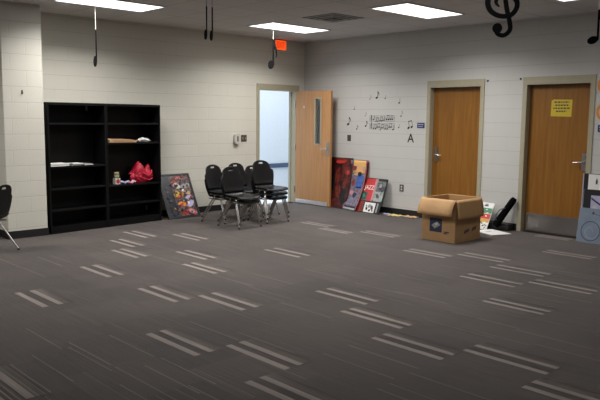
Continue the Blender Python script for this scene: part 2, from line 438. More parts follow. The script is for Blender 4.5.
# open door of the hall doorway: the leaf stands into the room
LX = -.235; LW = .895; LT = .045; LZ = ZO - .016
ly = lambda s: -.014 - s
s0, s1, wz0, wz1 = .505, .655, 1.11, 1.93
mb = MB()
for a, b, z0, z1 in ((0, s0, .012, LZ), (s1, LW, .012, LZ), (s0, s1, .012, wz0), (s0, s1, wz1, LZ)):
    mb.box(LX, LX + LT, ly(b), ly(a), z0, z1, 'wood2')
d3 = struct(mb.build('door_3'))
mb = MB()
for a, b, z0, z1 in ((s0 - .012, s0 + .012, wz0 - .012, wz1 + .012), (s1 - .012, s1 + .012, wz0 - .012, wz1 + .012), (s0, s1, wz0 - .012, wz0 + .012), (s0, s1, wz1 - .012, wz1 + .012)):
    mb.box(LX - .006, LX + LT + .006, ly(b), ly(a), z0, z1, 'frame')
wf = mb.build('window_bead', d3)
mb = MB(); mb.box(LX + .018, LX + .026, ly(s1 - .012), ly(s0 + .012), wz0 + .012, wz1 - .012, 'glass'); mb.build('pane', wf)
lever(d3, frameT((LX, ly(.835), 1.03), (0, -1, 0), (0, 0, 1)), -1)
mb = MB(); mb.box(LX - .004, LX, ly(LW - .06), ly(.02), .014, .085, 'alu'); mb.build('kick_plate', d3)
mb = MB(); mb.prism(ell(0, 0, .016, .022), frameT((LX, ly(.23), 1.775), (0, -1, 0), (0, 0, 1)), .012, 'alu'); mb.build('door_hook', d3)
mb = MB()
for z in (.25, 1.04, 1.83): mb.tube([(LX - .006, -.006, z - .055), (LX - .006, -.006, z + .055)], .008, 'steel')
mb.build('hinge', d3)

# the bright hall behind the doorway
mb = MB(); mb.box(-3.0, 3.6, .2, 2.4, -.1, 0, 'hallfloor'); struct(mb.build('floor_hall'))
mb = MB(); mb.box(-3.0, 3.6, 2.4, 2.5, 0, 2.75, 'hallwall'); struct(mb.build('wall_hall'))
mb = MB(); mb.box(-3.1, -3.0, .2, 2.5, 0, 2.75, 'hallwall'); struct(mb.build('wall_hall_left'))
mb = MB(); mb.box(3.6, 3.7, .2, 2.5, 0, 2.75, 'hallwall'); struct(mb.build('wall_hall_right'))
mb = MB(); mb.box(.22, 3.7, .1, .2, 0, 2.75, 'hallwall'); struct(mb.build('wall_hall_front'))
mb = MB(); mb.box(-3.1, 3.7, .2, 2.5, 2.75, 2.85, 'hallwall'); struct(mb.build('ceiling_hall'))
mb = MB(); mb.box(.75, 3.6, 2.36, 2.4, .45, .545, 'hallrail'); struct(mb.build('trim_4'))

# unseen window added to the hall to throw cool light through the doorway
M['addedpane'] = emis('added_glow_pane', (.74, .87, 1.0), 4.4)
mb = MB()
for X0, X1, Z0, Z1 in ((-1.5, .5, .55, .61), (-1.5, .5, 2.19, 2.25), (-1.5, -1.44, .61, 2.19), (.44, .5, .61, 2.19), (-.53, -.47, .61, 2.19)): mb.box(X0, X1, 2.34, 2.4, Z0, Z1, 'alu')
w1 = struct(mb.build('added_window_1')); mb = MB(); mb.box(-1.44, -.53, 2.375, 2.395, .61, 2.19, 'addedpane'); mb.box(-.47, .44, 2.375, 2.395, .61, 2.19, 'addedpane'); mb.build('pane', w1)

# ------------------------------------------------------------------ ceiling lights, vent, exit sign
def area(name, parent, loc, sx, sy, w, c, spread, rot=(0, 0, 0)):
    l = bpy.data.lights.new(name, 'AREA'); l.shape = 'RECTANGLE'; l.size = sx; l.size_y = sy; l.energy = w; l.color = c; l.spread = R(spread)
    o = bpy.data.objects.new(name, l); col.objects.link(o); o.location = loc; o.rotation_euler = rot
    if parent: o.parent = parent
    return o
LIGHTS = [(-4.65, -1.36, 'recessed ceiling light above the black bookcases', 1.0),
          (-1.61, -1.335, 'recessed ceiling light nearest the corner and exit sign', 1.0),
          (-1.61, -3.775, 'recessed ceiling light in front of the right wall, beyond the square vent', 1.0),
          (-1.66, -5.74, 'recessed ceiling light over the right side, mostly out of frame', .22),
          (-4.67, -3.775, 'recessed ceiling light over the middle of the floor', 1.0),
          (-7.72, -1.335, 'recessed ceiling light at the far left, out of frame', .8),
          (-4.67, -6.215, 'recessed ceiling light over the front of the floor, out of frame', .3)]
for (x, y, lab, k) in LIGHTS:
    t = thing('ceiling_light', lab, 'ceiling light', (x, y, H), 0, 'recessed fluorescent ceiling lights')
    a, b = .61, .305; mb = MB()
    for X0, X1, Y0, Y1 in ((-a, a, b - .022, b), (-a, a, -b, -b + .022), (-a, -a + .022, -b + .022, b - .022), (a - .022, a, -b + .022, b - .022)):
        mb.box(X0, X1, Y0, Y1, -.012, 0, 'alu')
    mb.build('frame', t)
    mb = MB(); mb.box(-a + .022, a - .022, -b + .022, b - .022, -.006, 0, 'lens'); mb.build('diffuser', t)
    area('lamp', t, (0, 0, -.02), 1.14, .54, 46 * k, (1.0, .97, .925), 146)
# square air diffuser
t = thing('ceiling_vent', 'square louvred air vent in the ceiling between two lights', 'vent', (-1.915, -2.555, H))
def ring(mb, o, i, z0, z1, m):
    for X0, X1, Y0, Y1 in ((-o, o, i, o), (-o, o, -o, -i), (-o, -i, -i, i), (i, o, -i, i)): mb.box(X0, X1, Y0, Y1, z0, z1, m)
mb = MB(); ring(mb, .303, .25, -.010, 0, 'grey'); mb.build('frame', t)
for k, (o_, i_, z) in enumerate(((.235, .195, -.022), (.165, .13, -.030))):
    mb = MB(); ring(mb, o_, i_, z, z + .012, 'grey'); mb.box(-o_, -o_ + .01, -.01, .01, z + .01, 0, 'dgrey'); mb.box(o_ - .01, o_, -.01, .01, z + .01, 0, 'dgrey'); mb.build('louvre', t)
mb = MB(); mb.box(-.25, .25, -.25, .25, -.004, 0, 'black'); mb.build('duct_opening', t)
mb = MB(); mb.box(-.09, .09, -.09, .09, -.034, -.004, 'dgrey'); mb.build('louvre', t)
# exit sign
t = thing('exit_sign', 'glowing orange red EXIT sign on the wall above the open door', 'sign', (-.655, 0, 2.855))
mb = MB(); mb.box(-.135, .135, -.06, 0, -.09, .092, 'offwhite'); mb.build('housing', t, bevel=.006)
T = frameT((0, -.060, 0), (1, 0, 0), (0, 0, 1))
mb = MB(); mb.prism(rect(-.125, -.08, .125, .082), T, .003, 'exit'); add_text(mb, 'EXIT', .15, T, 0, 0, .0036, 'exitl', .002, .62); mb.build('face', t)

# ------------------------------------------------------------------ bookcases
bd = math.atan2(.175, 1.775)
def bookcase(loc, label, shelves, w):
    t = thing('bookcase', label, 'bookcase', loc, bd, 'black bookcases')
    d, h, p = .315, 1.745, .022
    for x in (0, w - p):
        mb = MB(); mb.box(x, x + p, 0, d, 0, h, 'laminate'); mb.build('side_panel', t, bevel=.0015)
    mb = MB(); mb.box(p, w - p, -.004, d, h - .035, h, 'laminate'); mb.build('top', t, bevel=.0015)
    mb = MB(); mb.box(p, w - p, d - .008, d, .06, h - .035, 'laminate'); mb.build('back_panel', t)
    mb = MB(); mb.box(p, w - p, .01, d - .008, .075, .095, 'laminate'); mb.box(p, w - p, .01, .028, 0, .075, 'laminate'); mb.build('plinth', t)
    for z in shelves:
        mb = MB(); mb.box(p, w - p, .006, d - .008, z - .025, z, 'laminate'); mb.build('shelf', t, bevel=.0015)
    return t
LB = Vector((-5.142, -.535, 0)); U = Vector((math.cos(bd), math.sin(bd), 0)); Vn = Vector((-math.sin(bd), math.cos(bd), 0))
RB = LB + U * .878
SL = (1.475, .90, .605, .32); SR = (1.475, 1.197, .593, .318)
b1 = bookcase(LB, 'left black bookcase beside the block pier, mostly empty shelves with white papers', SL, .875)
b2 = bookcase(RB, 'right black bookcase holding the red bag, beside the framed picture', SR, .937)
for t, x, z in ((b1, .75, 1.64), (b2, .87, .14)):
    mb = MB(); mb.box(x, x + .03, .3035, .3065, z, z + .075, 'decalg'); s = mb.build('sticker', t); s['label'] = 'small pale sticker inside the case'
def on_shelf(base, x, y, z): return base + U * x + Vn * y + Vector((0, 0, z))
# papers on the left bookcase
def paper_stack(x, wd, dp, n, lab, rz, mats):
    p = on_shelf(LB, x, .12, SL[1]); mb = MB(); z = 0
    for k in range(n):
        h = random.uniform(.006, .010); j = random.uniform(-.008, .008)
        mb.box(-wd / 2 + j, wd / 2 + j, -dp / 2 - j / 2, dp / 2 - j / 2, z, z + h * .9, mats[k % len(mats)]); z += h
    o = mb.build('paper_stack', loc=p); o.rotation_euler[2] = bd + rz
    tag(o, lab, 'paper', 'papers on the left bookcase')
paper_stack(.175, .27, .20, 5, 'leftmost and largest white paper stack on the left bookcase', .03, ['white', 'white', 'white'])
paper_stack(.44, .15, .19, 4, 'middle low grey and white paper stack on the left bookcase', -.05, ['white', 'grey', 'decalg'])
paper_stack(.605, .14, .18, 2, 'rightmost thin white paper stack on the left bookcase', .06, ['white', 'decalg'])
# right bookcase contents
p = on_shelf(RB, .295, .10, SR[1]); mb = MB()
poly = [(-.24, 0), (.20, 0), (.23, .022), (.10, .045), (-.12, .052), (-.22, .058), (-.245, .040)]
mb.prism(poly, frameT((0, -.10, 0), (1, 0, 0), (0, 0, 1)), -.2, 'tan')
for k in range(3): mb.box(-.235 + .02 * k, .19 - .03 * k, -.103, .105, .008 + .014 * k, .011 + .014 * k, 'card')
o = mb.build('paper_bundle', loc=p); o.rotation_euler[2] = bd; tag(o, 'flat tan paper bundle lying on the upper shelf of right bookcase', 'paper')
def blob(name, p, rx, ry, rz, m, seed, amp, parent=None, shape=None, fl=True, sub=4):
    bm = bmesh.new(); bmesh.ops.create_icosphere(bm, subdivisions=sub, radius=1)
    from mathutils import noise
    for v in bm.verts:
        d = v.co.normalized(); q = d * 1.7 + Vector((seed, seed * .3, -seed)); q2 = d * 4.5 + Vector((seed, 0, 0))
        r = 1 + amp * noise.noise(q) + amp * .6 * (abs(noise.noise(q2)) - .2)
        c = d * r
        if shape: c = shape(c)
        c = Vector((c.x * rx, c.y * ry, c.z * rz))
        if fl and c.z < -rz * .75: c.z = -rz * .75
        v.co = c + Vector((0, 0, rz * .75))
    me = bpy.data.meshes.new(name); bm.to_mesh(me); bm.free(); me.materials.append(M[m])
    for f in me.polygons: f.use_smooth = True
    o = bpy.data.objects.new(name, me); col.objects.link(o); o.location = p; o.rotation_euler[2] = bd
    if parent: o.parent = parent
    return o
o = blob('paper_wad', on_shelf(RB, .70, .10, SR[1]), .105, .07, .032, 'white', 3.1, .5, shape=lambda c: Vector((c.x, c.y, c.z * (1.2 - .5 * abs(c.x)))))
tag(o, 'crumpled white paper wad on the upper shelf of right bookcase', 'paper')
def redshape(c):
    z = c.z
    if z > 0: z *= .35 + 1.15 * math.exp(-((c.x + .28) / .32) ** 2) + .8 * math.exp(-((c.x - .62) / .22) ** 2)
    return Vector((c.x, c.y, z))
p = on_shelf(RB, .68, .145, SR[2])
o = blob('red_bag', p, .20, .105, .15, 'redbag', 8.3, .28, shape=redshape, sub=5)
tag(o, 'bright red slouched cloth bag on the middle shelf of right bookcase', 'bag')
mb = MB()
mb.tube([(-.06, -.08, .17), (-.02, -.115, .13), (.04, -.12, .10), (.10, -.11, .13), (.13, -.08, .18)], .012, 'redbag', 8)
mb.tube([(-.10, -.09, .10), (-.03, -.118, .055), (.06, -.12, .04), (.12, -.11, .06)], .009, 'redbag', 8); mb.build('strap', o)
t = thing('carton', 'small white and red carton under the green tin', 'carton', on_shelf(RB, .225, .11, SR[2]), bd)
mb = MB(); mb.box(-.042, .042, -.035, .035, 0, .088, 'offwhite'); mb.build('box', t, bevel=.003)
mb = MB(); mb.prism(ell(0, .044, .030, .030), frameT((0, -.035, 0), (1, 0, 0), (0, 0, 1)), .001, 'red'); mb.build('red_print', t)
t = thing('tin', 'green and tan tin standing on the small white carton', 'tin', on_shelf(RB, .225, .11, SR[2] + .0885), bd)
mb = MB(); mb.tube([(0, 0, 0), (0, 0, .07)], .037, 'green', 20); mb.tube([(0, 0, .02), (0, 0, .05)], .0374, 'tan', 20); mb.build('body', t)
mb = MB(); mb.tube([(0, 0, .07), (0, 0, .085)], .035, 'tan', 20); mb.build('lid', t)
mb = MB(); pts = [(.02 * k - .12, .012 * math.sin(k * 1.9), .022 + .012 * math.sin(k * 1.3)) for k in range(13)]
mb.tube(pts, .018, 'lav', 8); mb.tube([(x, y - .02, z * .8) for x, y, z in pts[6:]], .014, 'pink', 8)
o = mb.build('cloth_strap', loc=on_shelf(RB, .39, .075, SR[2])); o.rotation_euler[2] = bd; tag(o, 'grey and pink cloth strap lying between the tin and red bag', 'strap')

# ------------------------------------------------------------------ panels that lean
def lean_T(p0, p1, ztop, wall):
    """panel frame from its bottom edge p0->p1 (left to right); wall = horizontal offset of the top edge"""
    a = Vector((p0[0], p0[1], p0[2] if len(p0) > 2 else .001)); b = Vector((p1[0], p1[1], a.z))
    Uv = (b - a); w = Uv.length; Vv = Vector((wall[0], wall[1], ztop)); h = Vv.length
    # keep the sides square to the bottom edge
    Uv.normalize(); Vv = Vv - Uv * Vv.dot(Uv)
    return frameT(a, Uv, Vv), w, Vv.length
# framed picture between bookcase and chairs
T, w, h = lean_T((-3.225, -.400), (-2.625, -.385), .672, (.03, .335))
t = thing('framed_picture', 'black framed picture with colourful shapes leaning on the left wall by the bookcase', 'picture', (0, 0, 0))
mb = MB(); fw = .028
for r_ in (rect(0, 0, w, fw), rect(0, h - fw, w, h), rect(0, fw, fw, h - fw), rect(w - fw, fw, w, h - fw)): mb.prism(r_, T, -.022, 'black')
mb.build('frame', t)
mb = MB(); mb.prism(rect(fw, fw, w - fw, h - fw), T, -.006, 'charcoal', -.008)
mb.prism(rect(w * .36, h * .06, w * .93, h * .95), T, .0004, 'jumble', -.0020 - .0062)
def pb(u, v, ru, rv, m, rot=0.0, k=[0]):
    k[0] += 1
    mb.prism(ell(u * w, v * h, ru * w, rv * h, 14, rot), T, .0006, m, -.008 + .0002 * k[0])
for a in [(.50, .88, .13, .055, 'maroon', .4), (.62, .90, .07, .03, 'pink', 0), (.52, .72, .12, .06, 'offwhite', -.6), (.44, .73, .05, .04, 'pink', .3), (.78, .73, .15, .06, 'grey', .2),
          (.74, .80, .10, .03, 'lav', .6), (.50, .53, .17, .055, 'gold', .1), (.45, .56, .08, .045, 'yellow', .8), (.80, .56, .14, .04, 'tan', -.3), (.80, .45, .14, .05, 'lav', .2),
          (.55, .32, .15, .055, 'orange', -.1), (.50, .30, .08, .035, 'red', .5), (.80, .32, .13, .06, 'lav', .7), (.74, .34, .04, .03, 'white', 0), (.58, .13, .13, .05, 'maroon', .2),
          (.80, .14, .13, .05, 'pink', -.4), (.78, .12, .05, .03, 'offwhite', .3), (.66, .62, .05, .02, 'white', .4), (.35, .88, .05, .06, 'dgrey', 0), (.66, .42, .04, .02, 'teal', .2), (.62, .22, .06, .02, 'navy', .4)]: pb(*a)
rg = random.Random(11)
for k_ in range(110):
    v = rg.uniform(.06, .94); u = rg.uniform(.34, .94) if rg.random() < .9 else rg.uniform(.08, .4)
    pb(u, v, rg.uniform(.015, .05), rg.uniform(.008, .028), rg.choice(['maroon', 'dgrey', 'gold', 'maroon', 'dgrey', 'navy', 'black', 'black', 'bronze', 'grey', 'red', 'navy', 'charcoal', 'charcoal', 'black']), rg.uniform(-1.5, 1.5))
mb.build('print', t)

# dark red poster behind the open door
T, w, h = lean_T((-.185, -.70), (-.205, -1.285), .885, (.165, 0))
mb = MB(); mb.prism(rect(0, 0, w, h), T, -.008, 'fire')
k = 0
for u, v, ru, rv, m, rot in [(.52, .93, .22, .045, 'red', .1), (.5, .965, .3, .022, 'dimred', 0), (.82, .75, .12, .10, 'dimred', .5), (.86, .72, .06, .04, 'red', .4), (.45, .62, .10, .16, 'dimred', .1),
                             (.50, .78, .05, .035, 'dimred', 0), (.80, .52, .07, .15, 'dimred', -.2), (.3, .5, .08, .18, 'black', .1), (.55, .35, .12, .15, 'dimred', .3), (.15, .4, .06, .3, 'black', 0), (.75, .25, .1, .16, 'black', .1)]:
    k += 1; mb.prism(ell(u * w, v * h, ru * w, rv * h, 14, rot), T, .0004, m, .0002 + .0001 * k)
tag(mb.build('poster'), 'dark red and black poster leaning on the right wall just behind the open door', 'poster', 'posters leaning by the open door')
# two warped posters
def warped(y0, y1, x_bot, tw, x_top, ztop, sag, dy, front, lab):
    mb = MB(); nu, nv = 16, 18; P = []
    for j in range(nv + 1):
        s = j / nv
        for i in range(nu + 1):
            xb = x_bot + tw * i / nu; x = xb + (x_top - xb) * (1 - (1 - s) ** (1 + sag)); yy = y0 + (y1 - y0) * i / nu + dy * (1 - (1 - s) ** (1 + sag))
            P.append(Vector((x, yy, .002 + ztop * s)))
    qm = {}
    for j in range(nv):
        for i in range(nu):
            u, v = (i + .5) / nu, (j + .5) / nv
            if i in (0, nu - 1): m = 'rosewood' if front else 'maroon'
            elif not front: m = 'black'
            elif v > .72 and u > .2: m = 'sunset'
            elif abs(u - .70) < .2 and .42 < v < .74: m = 'bluesuit'
            elif v < .05: m = 'grey'
            else: m = 'jam'
            qm.setdefault(m, []).append((j * (nu + 1) + i, j * (nu + 1) + i + 1, (j + 1) * (nu + 1) + i + 1, (j + 1) * (nu + 1) + i))
    for m, q in qm.items(): mb.sheet(P, q, lambda i: Vector((.005, 0, 0)), m)
    if front:
        Tn = lambda u, v: (lambda s: frameT((x_bot + tw * u + (x_top - x_bot - tw * u) * (1 - (1 - s) ** (1 + sag)) - .003, y0 + (y1 - y0) * u + dy * (1 - (1 - s) ** (1 + sag)), .002 + ztop * s), (0, -1, 0), (.25, 0, 1)))(v)
        for u, v, ru, rv, m in [(.62, .73, .045, .04, 'black'), (.48, .72, .08, .022, 'tan'), (.80, .58, .03, .05, 'bluesuit'), (.3, .55, .03, .07, 'maroon'), (.35, .35, .05, .04, 'pink'), (.6, .3, .05, .05, 'navy'), (.25, .86, .05, .06, 'maroon'), (.85, .85, .04, .05, 'tan')]:
            mb.prism(ell(0, 0, ru, rv, 12), Tn(u, v), .001, m)
    return tag(mb.build('poster'), lab, 'poster', 'posters leaning by the open door')
warped(-1.185, -1.60, -.150, -.06, -.022, .862, .9, -.03, False, 'bowed dark poster with a red edge standing behind the blue figure poster')
warped(-1.195, -1.565, -.215, -.085, -.055, .855, .9, -.055, True, 'bowed colourful poster with a blue figure, front of the leaning posters')
# red poster lettered JAZZ
T, w, h = lean_T((-.235, -1.525), (-.275, -2.075), .572, (.215, 0))
T = T @ Matrix.Shear('XY', 4, (0, 0)) if False else T
mb = MB(); mb.prism(rect(0, 0, w, h), T, -.012, 'black')
def jr(u0, v0, u1, v1, m, n=.0004): mb.prism(rect(u0 * w, (1 - v1) * h, u1 * w, (1 - v0) * h), T, .0004, m, n)
jr(.02, .02, .57, .66, 'red'); jr(.60, .07, .98, .36, 'photo'); jr(.58, .02, .64, .62, 'decalg'); jr(.61, .37, .98, .65, 'photol', .0006); jr(.02, .41, .32, .65, 'teal', .0010)
jr(.02, .68, .28, .98, 'maroon'); jr(.33, .70, .78, .98, 'white'); jr(.84, .70, .90, .96, 'grey'); jr(.52, .02, .58, .66, 'pink', .0008)
add_text(mb, 'JAZZ', .105, T, .335 * w, .72 * h, .0014, 'white', .0005, .92, .0)
for u, v, ru, rv, m in [(.45, .88, .04, .05, 'decal'), (.55, .80, .08, .05, 'grey'), (.66, .84, .05, .07, 'dgrey'), (.70, .92, .03, .03, 'red'), (.42, .80, .03, .03, 'photo'), (.58, .92, .05, .03, 'decal'), (.78, .2, .06, .06, 'grey'), (.75, .5, .06, .07, 'photo'), (.18, .52, .05, .06, 'green')]:
    mb.prism(ell(u * w, (1 - v) * h, ru * w, rv * h, 12, .4), T, .0004, m, .0014)
tag(mb.build('poster'), 'red poster lettered JAZZ with grey photos, rightmost of the posters by the open door', 'poster', 'posters leaning by the open door')

# crumpled things on the floor by the baseboard
def floor_paper(x, y, sx, sy, rz, m, seed, lab):
    mb = MB(); n = 8; P = []
    from mathutils import noise
    for j in range(n + 1):
        for i in range(n + 1):
            u, v = i / n - .5, j / n - .5
            P.append(Vector((u * sx, v * sy, .006 + .03 * abs(noise.noise(Vector((u * 4 + seed, v * 4, seed)))))))
    mb.sheet(P, [(j * (n + 1) + i, j * (n + 1) + i + 1, (j + 1) * (n + 1) + i + 1, (j + 1) * (n + 1) + i) for j in range(n) for i in range(n)], lambda i: Vector((0, 0, -.004)), m, False)
    o = mb.build('paper_sheet', loc=(x, y, 0)); o.rotation_euler[2] = rz
    return tag(o, lab, 'paper', 'papers on the carpet by the right wall')
floor_paper(-.165, -2.335, .17, .22, .12, 'yellowpale', 1.2, 'yellowish crumpled paper on the carpet right of the JAZZ poster')
floor_paper(-.11, -2.60, .14, .26, -.1, 'tan', 4.4, 'tan crumpled paper on the carpet, nearer the cardboard box')
floor_paper(-.14, -2.145, .10, .12, .6, 'lav', 2.2, 'small pale grey paper scrap beside the JAZZ poster foot')

# ------------------------------------------------------------------ stacking chairs
def make_chair(name='stacking_chair'):
    t = thing(name, '', 'chair')
    # seat: gently dished, front edge rolled down
    mb = MB(); nu, nv = 12, 12; P = []
    for j in range(nv + 1):
        v = j / nv                                  # 0 front .. 1 rear
        y = -.215 + .40 * v
        hw = .205 - .035 * max(0, (v - .45) / .55) ** 1.5
        if v < .12: hw *= 1 - .16 * ((.12 - v) / .12) ** 2
        for i in range(nu + 1):
            u = 2 * i / nu - 1
            z = .385 - .018 * math.sin(math.pi * v) * (1 - u * u) - .030 * max(0, (.22 - v) / .22) ** 2 + .010 * abs(u) ** 3
            z += .045 * max(0, (v - .82) / .18) ** 2
            P.append(Vector((u * hw, y, z)))
    q = [(j * (nu + 1) + i, j * (nu + 1) + i + 1, (j + 1) * (nu + 1) + i + 1, (j + 1) * (nu + 1) + i) for j in range(nv) for i in range(nu)]
    mb.sheet(P, q, lambda i: Vector((0, 0, -.009)), 'plastic'); mb.build('seat', t)
    # backrest: broad shoulders, narrower rounded head with a hand hole
    prof = [(.415, .175), (.45, .190), (.50, .203), (.55, .211), (.60, .214), (.625, .211), (.642, .201), (.651, .184), (.660, .171), (.69, .166), (.715, .160), (.735, .148), (.757, .126), (.770, .102), (.781, .067), (.788, .032)]
    mb = MB(); nu = 14; P = []
    for (z, hw) in prof:
        for i in range(nu + 1):
            u = 2 * i / nu - 1; x = u * hw
            y = .180 + .20 * (z - .415) - .55 * x * x * (1 - .5 * max(0, (z - .6) / .2)) + .03 * max(0, (.46 - z) / .05) * -1 * .5
            P.append(Vector((x, y, z)))
    q = []
    rows = [z for z, _ in prof]
    for j in range(len(prof) - 1):
        for i in range(nu):
            if rows[j] >= .734 and rows[j + 1] <= .758 and 5 <= i <= 8: continue
            q.append((j * (nu + 1) + i, j * (nu + 1) + i + 1, (j + 1) * (nu + 1) + i + 1, (j + 1) * (nu + 1) + i))
    mb.sheet(P, q, lambda i: Vector((0, .008, 0)), 'plastic'); mb.build('backrest', t)
    # steel under frame and four splayed legs
    r = .0095; mb = MB()
    for s in (-1, 1): mb.tube([(s * .168, -.125, .352), (s * .168, .02, .352), (s * .160, .150, .357)], .009, 'chrome', 8)
    mb.tube([(-.168, -.08, .350), (.168, -.08, .350)], .008, 'chrome', 8); mb.tube([(-.165, .09, .352), (.165, .09, .352)], .008, 'chrome', 8)
    mb.build('seat_frame', t)
    for s in (-1, 1):
        for (a, b) in (((s * .172, -.085, .350), (s * .203, -.205, .012)), ((s * .172, .03, .350), (s * .210, .262, .012))):
            mb = MB(); mb.tube([(a[0] - s * .03, a[1], a[2] + .004), (a[0] - s * .006, a[1] - .001, a[2] + .002), Vector(a).lerp(Vector(b), .06), b], r, 'chrome', 10); lg = mb.build('leg', t)
            mb = MB(); mb.tube([(b[0], b[1], 0), (b[0], b[1], .022)], .013, 'black', 10); mb.build('glide', lg)
    return t
proto = make_chair()
first = [True]
def chair(x, y, z, rz, lab, grp):
    o = proto if first[0] else copy_tree(proto); first[0] = False
    o.location = (x, y, z); o.rotation_euler[2] = rz
    tag(o, lab, 'chair', grp); return o
DZ = .066
STACKS = [(-2.67, -1.05, R(10), 2, 'leftmost chair stack, next to the framed picture'),
          (-2.765, -1.575, R(2), 2, 'front left chair stack, closest to the camera'),
          (-2.165, -.93, R(3), 2, 'rear middle chair stack, behind the closest one'),
          (-2.105, -1.45, R(-3), 3, 'rightmost and tallest chair stack, seen against the bright doorway')]
for (x, y, rz, n, lab) in STACKS:
    for k in range(n):
        pos = {0: 'bottom', n - 1: 'top'}.get(k, 'middle')
        dx, dy = math.sin(rz) * .006 * k, -math.cos(rz) * .006 * k
        chair(x + dx, y + dy, DZ * k, rz, pos + ' black plastic chair of the ' + lab, 'black stacking chairs')
chair(-1.715, -.80, 0, R(2), 'single black plastic chair almost hidden behind the tallest chair stack', 'black stacking chairs')
chair(-6.19, -1.2, 0, R(215), 'lone black plastic chair with chrome legs at the left edge beside the pier', 'black stacking chairs')

# ------------------------------------------------------------------ cardboard box
t = thing('cardboard_box', 'open brown cardboard box with folded down flaps standing in front of the left closed door', 'box', (-1.585, -4.435, 0))
LX_, LY_, HB, tk = .59, .515, .553, .006
mb = MB()
mb.box(0, tk, 0, LY_, 0, HB, 'card'); mb.box(LX_ - tk, LX_, 0, LY_, 0, HB, 'card'); mb.box(tk, LX_ - tk, 0, tk, 0, HB, 'card'); mb.box(tk, LX_ - tk, LY_ - tk, LY_, 0, HB, 'card')
mb.box(tk, LX_ - tk, tk, LY_ - tk, 0, tk, 'cardin'); mb.build('body', t, bevel=.004)
def flap(a, b, out, length, drop, curl, lab=None):
    """flap hinged along a-b (top edge), folded outward and down"""
    a, b, out = Vector(a), Vector(b), Vector(out).normalized(); mb = MB(); n, k = 6, 8; P = []
    pos = Vector((0, 0, 0)); pts = []
    for j in range(n + 1):
        ang = drop + curl * (1 - j / n) ; pts.append(pos.copy()); pos = pos + (out * math.cos(ang) + Vector((0, 0, -math.sin(ang)))) * (length / n)
    for j in range(n + 1):
        for i in range(k + 1):
            u = i / k; P.append(a.lerp(b, u) + pts[j] + Vector((0, 0, -.006 * math.sin(math.pi * u) * j / n)))
    q = [(j * (k + 1) + i, j * (k + 1) + i + 1, (j + 1) * (k + 1) + i + 1, (j + 1) * (k + 1) + i) for j in range(n) for i in range(k)]
    mb.sheet(P, q, lambda i: Vector((0, 0, .003)) + out * .003, 'card', True); return mb.build('flap', t)
flap((-.001, LY_ + .01, HB), (-.001, -.004, HB), (-1, 0, 0), .225, R(84), R(-34))
flap((0.0, -.003, HB), (LX_, -.003, HB), (0, -1, 0), .245, R(88), R(-12))
flap((LX_ + .001, -.004, HB), (LX_ + .001, LY_ + .004, HB), (1, 0, 0), .23, R(84), R(-20))
flap((LX_, LY_ + .002, HB), (0, LY_ + .002, HB), (0, 1, 0), .23, R(87), R(-14))
Tl = frameT((-.0005, LY_, 0), (0, -1, 0), (0, 0, 1))
mb = MB(); mb.prism(rect(.125, .12, .315, .30), Tl, .0008, 'navy')
mb.prism([(.155, .205), (.205, .165), (.290, .215), (.240, .258)], Tl, .0008, 'grey', .0009); mb.prism([(.155, .205), (.205, .165), (.290, .215), (.285, .203), (.206, .150), (.152, .193)], Tl, .0008, 'dgrey', .0012)
mb.prism([(.20, .225), (.225, .205), (.262, .225), (.238, .243)], Tl, .0008, 'offwhite', .0018)
mb.prism(rect(.345, .125, .425, .138), Tl, .0008, 'navy'); mb.prism(rect(.345, .105, .400, .118), Tl, .0008, 'navy'); mb.build('printed_logo', t)
Tr = frameT((0, -.0005, 0), (1, 0, 0), (0, 0, 1))
mb = MB()
mb.prism([(.20, .10), (.32, .13), (.33, .165), (.22, .15)], Tr, .0006, 'dgrey'); mb.prism([(.38, .12), (.48, .145), (.50, .19), (.40, .17)], Tr, .0006, 'dgrey'); mb.build('printed_mark', t)

# things between the box and the second door
T, w, h = lean_T((-.235, -3.82), (-.275, -4.09), .37, (.17, 0))
mb = MB(); mb.prism(rect(0, 0, w, h), T, -.012, 'white')
for v0, v1, m in [(.60, .80, 'green'), (.40, .58, 'red'), (.26, .40, 'gold')]:
    mb.prism(rect(.02 * w, v0 * h, .98 * w, v1 * h), T, .0005, m, .0003)
rg = random.Random(5)
for k in range(34):
    v = rg.uniform(.04, .78); u = rg.uniform(.08, .92)
    m = 'decal' if v < .26 else rg.choice(['white', 'maroon', 'offwhite', 'green'] if v > .4 else ['tan', 'red', 'white'])
    mb.prism(ell(u * w, v * h, rg.uniform(.03, .07) * w, rg.uniform(.012, .03) * h, 10, rg.uniform(-.7, .7)), T, .0003, m, .0009 + .00002 * k)
mb.prism(rect(.40 * w, .86 * h, .66 * w, .91 * h), T, .0005, 'navy', .0003); mb.prism(rect(.44 * w, .925 * h, .62 * w, .95 * h), T, .0005, 'navy', .0003)
tag(mb.build('poster_board'), 'white board with green red and gold bands leaning behind the cardboard box', 'poster')
mb = MB(); mb.box(-.16, .16, -.215, .215, 0, .010, 'white'); mb.prism(ell(0, 0, .05, .03), frameT((-.03, .04, .010), (1, 0, 0), (0, 1, 0)), .0005, 'lav')
o = mb.build('booklet', loc=(-.43, -4.28, 0)); o.rotation_euler[2] = R(-22); tag(o, 'flat white booklet on the carpet right of the cardboard box', 'booklet')
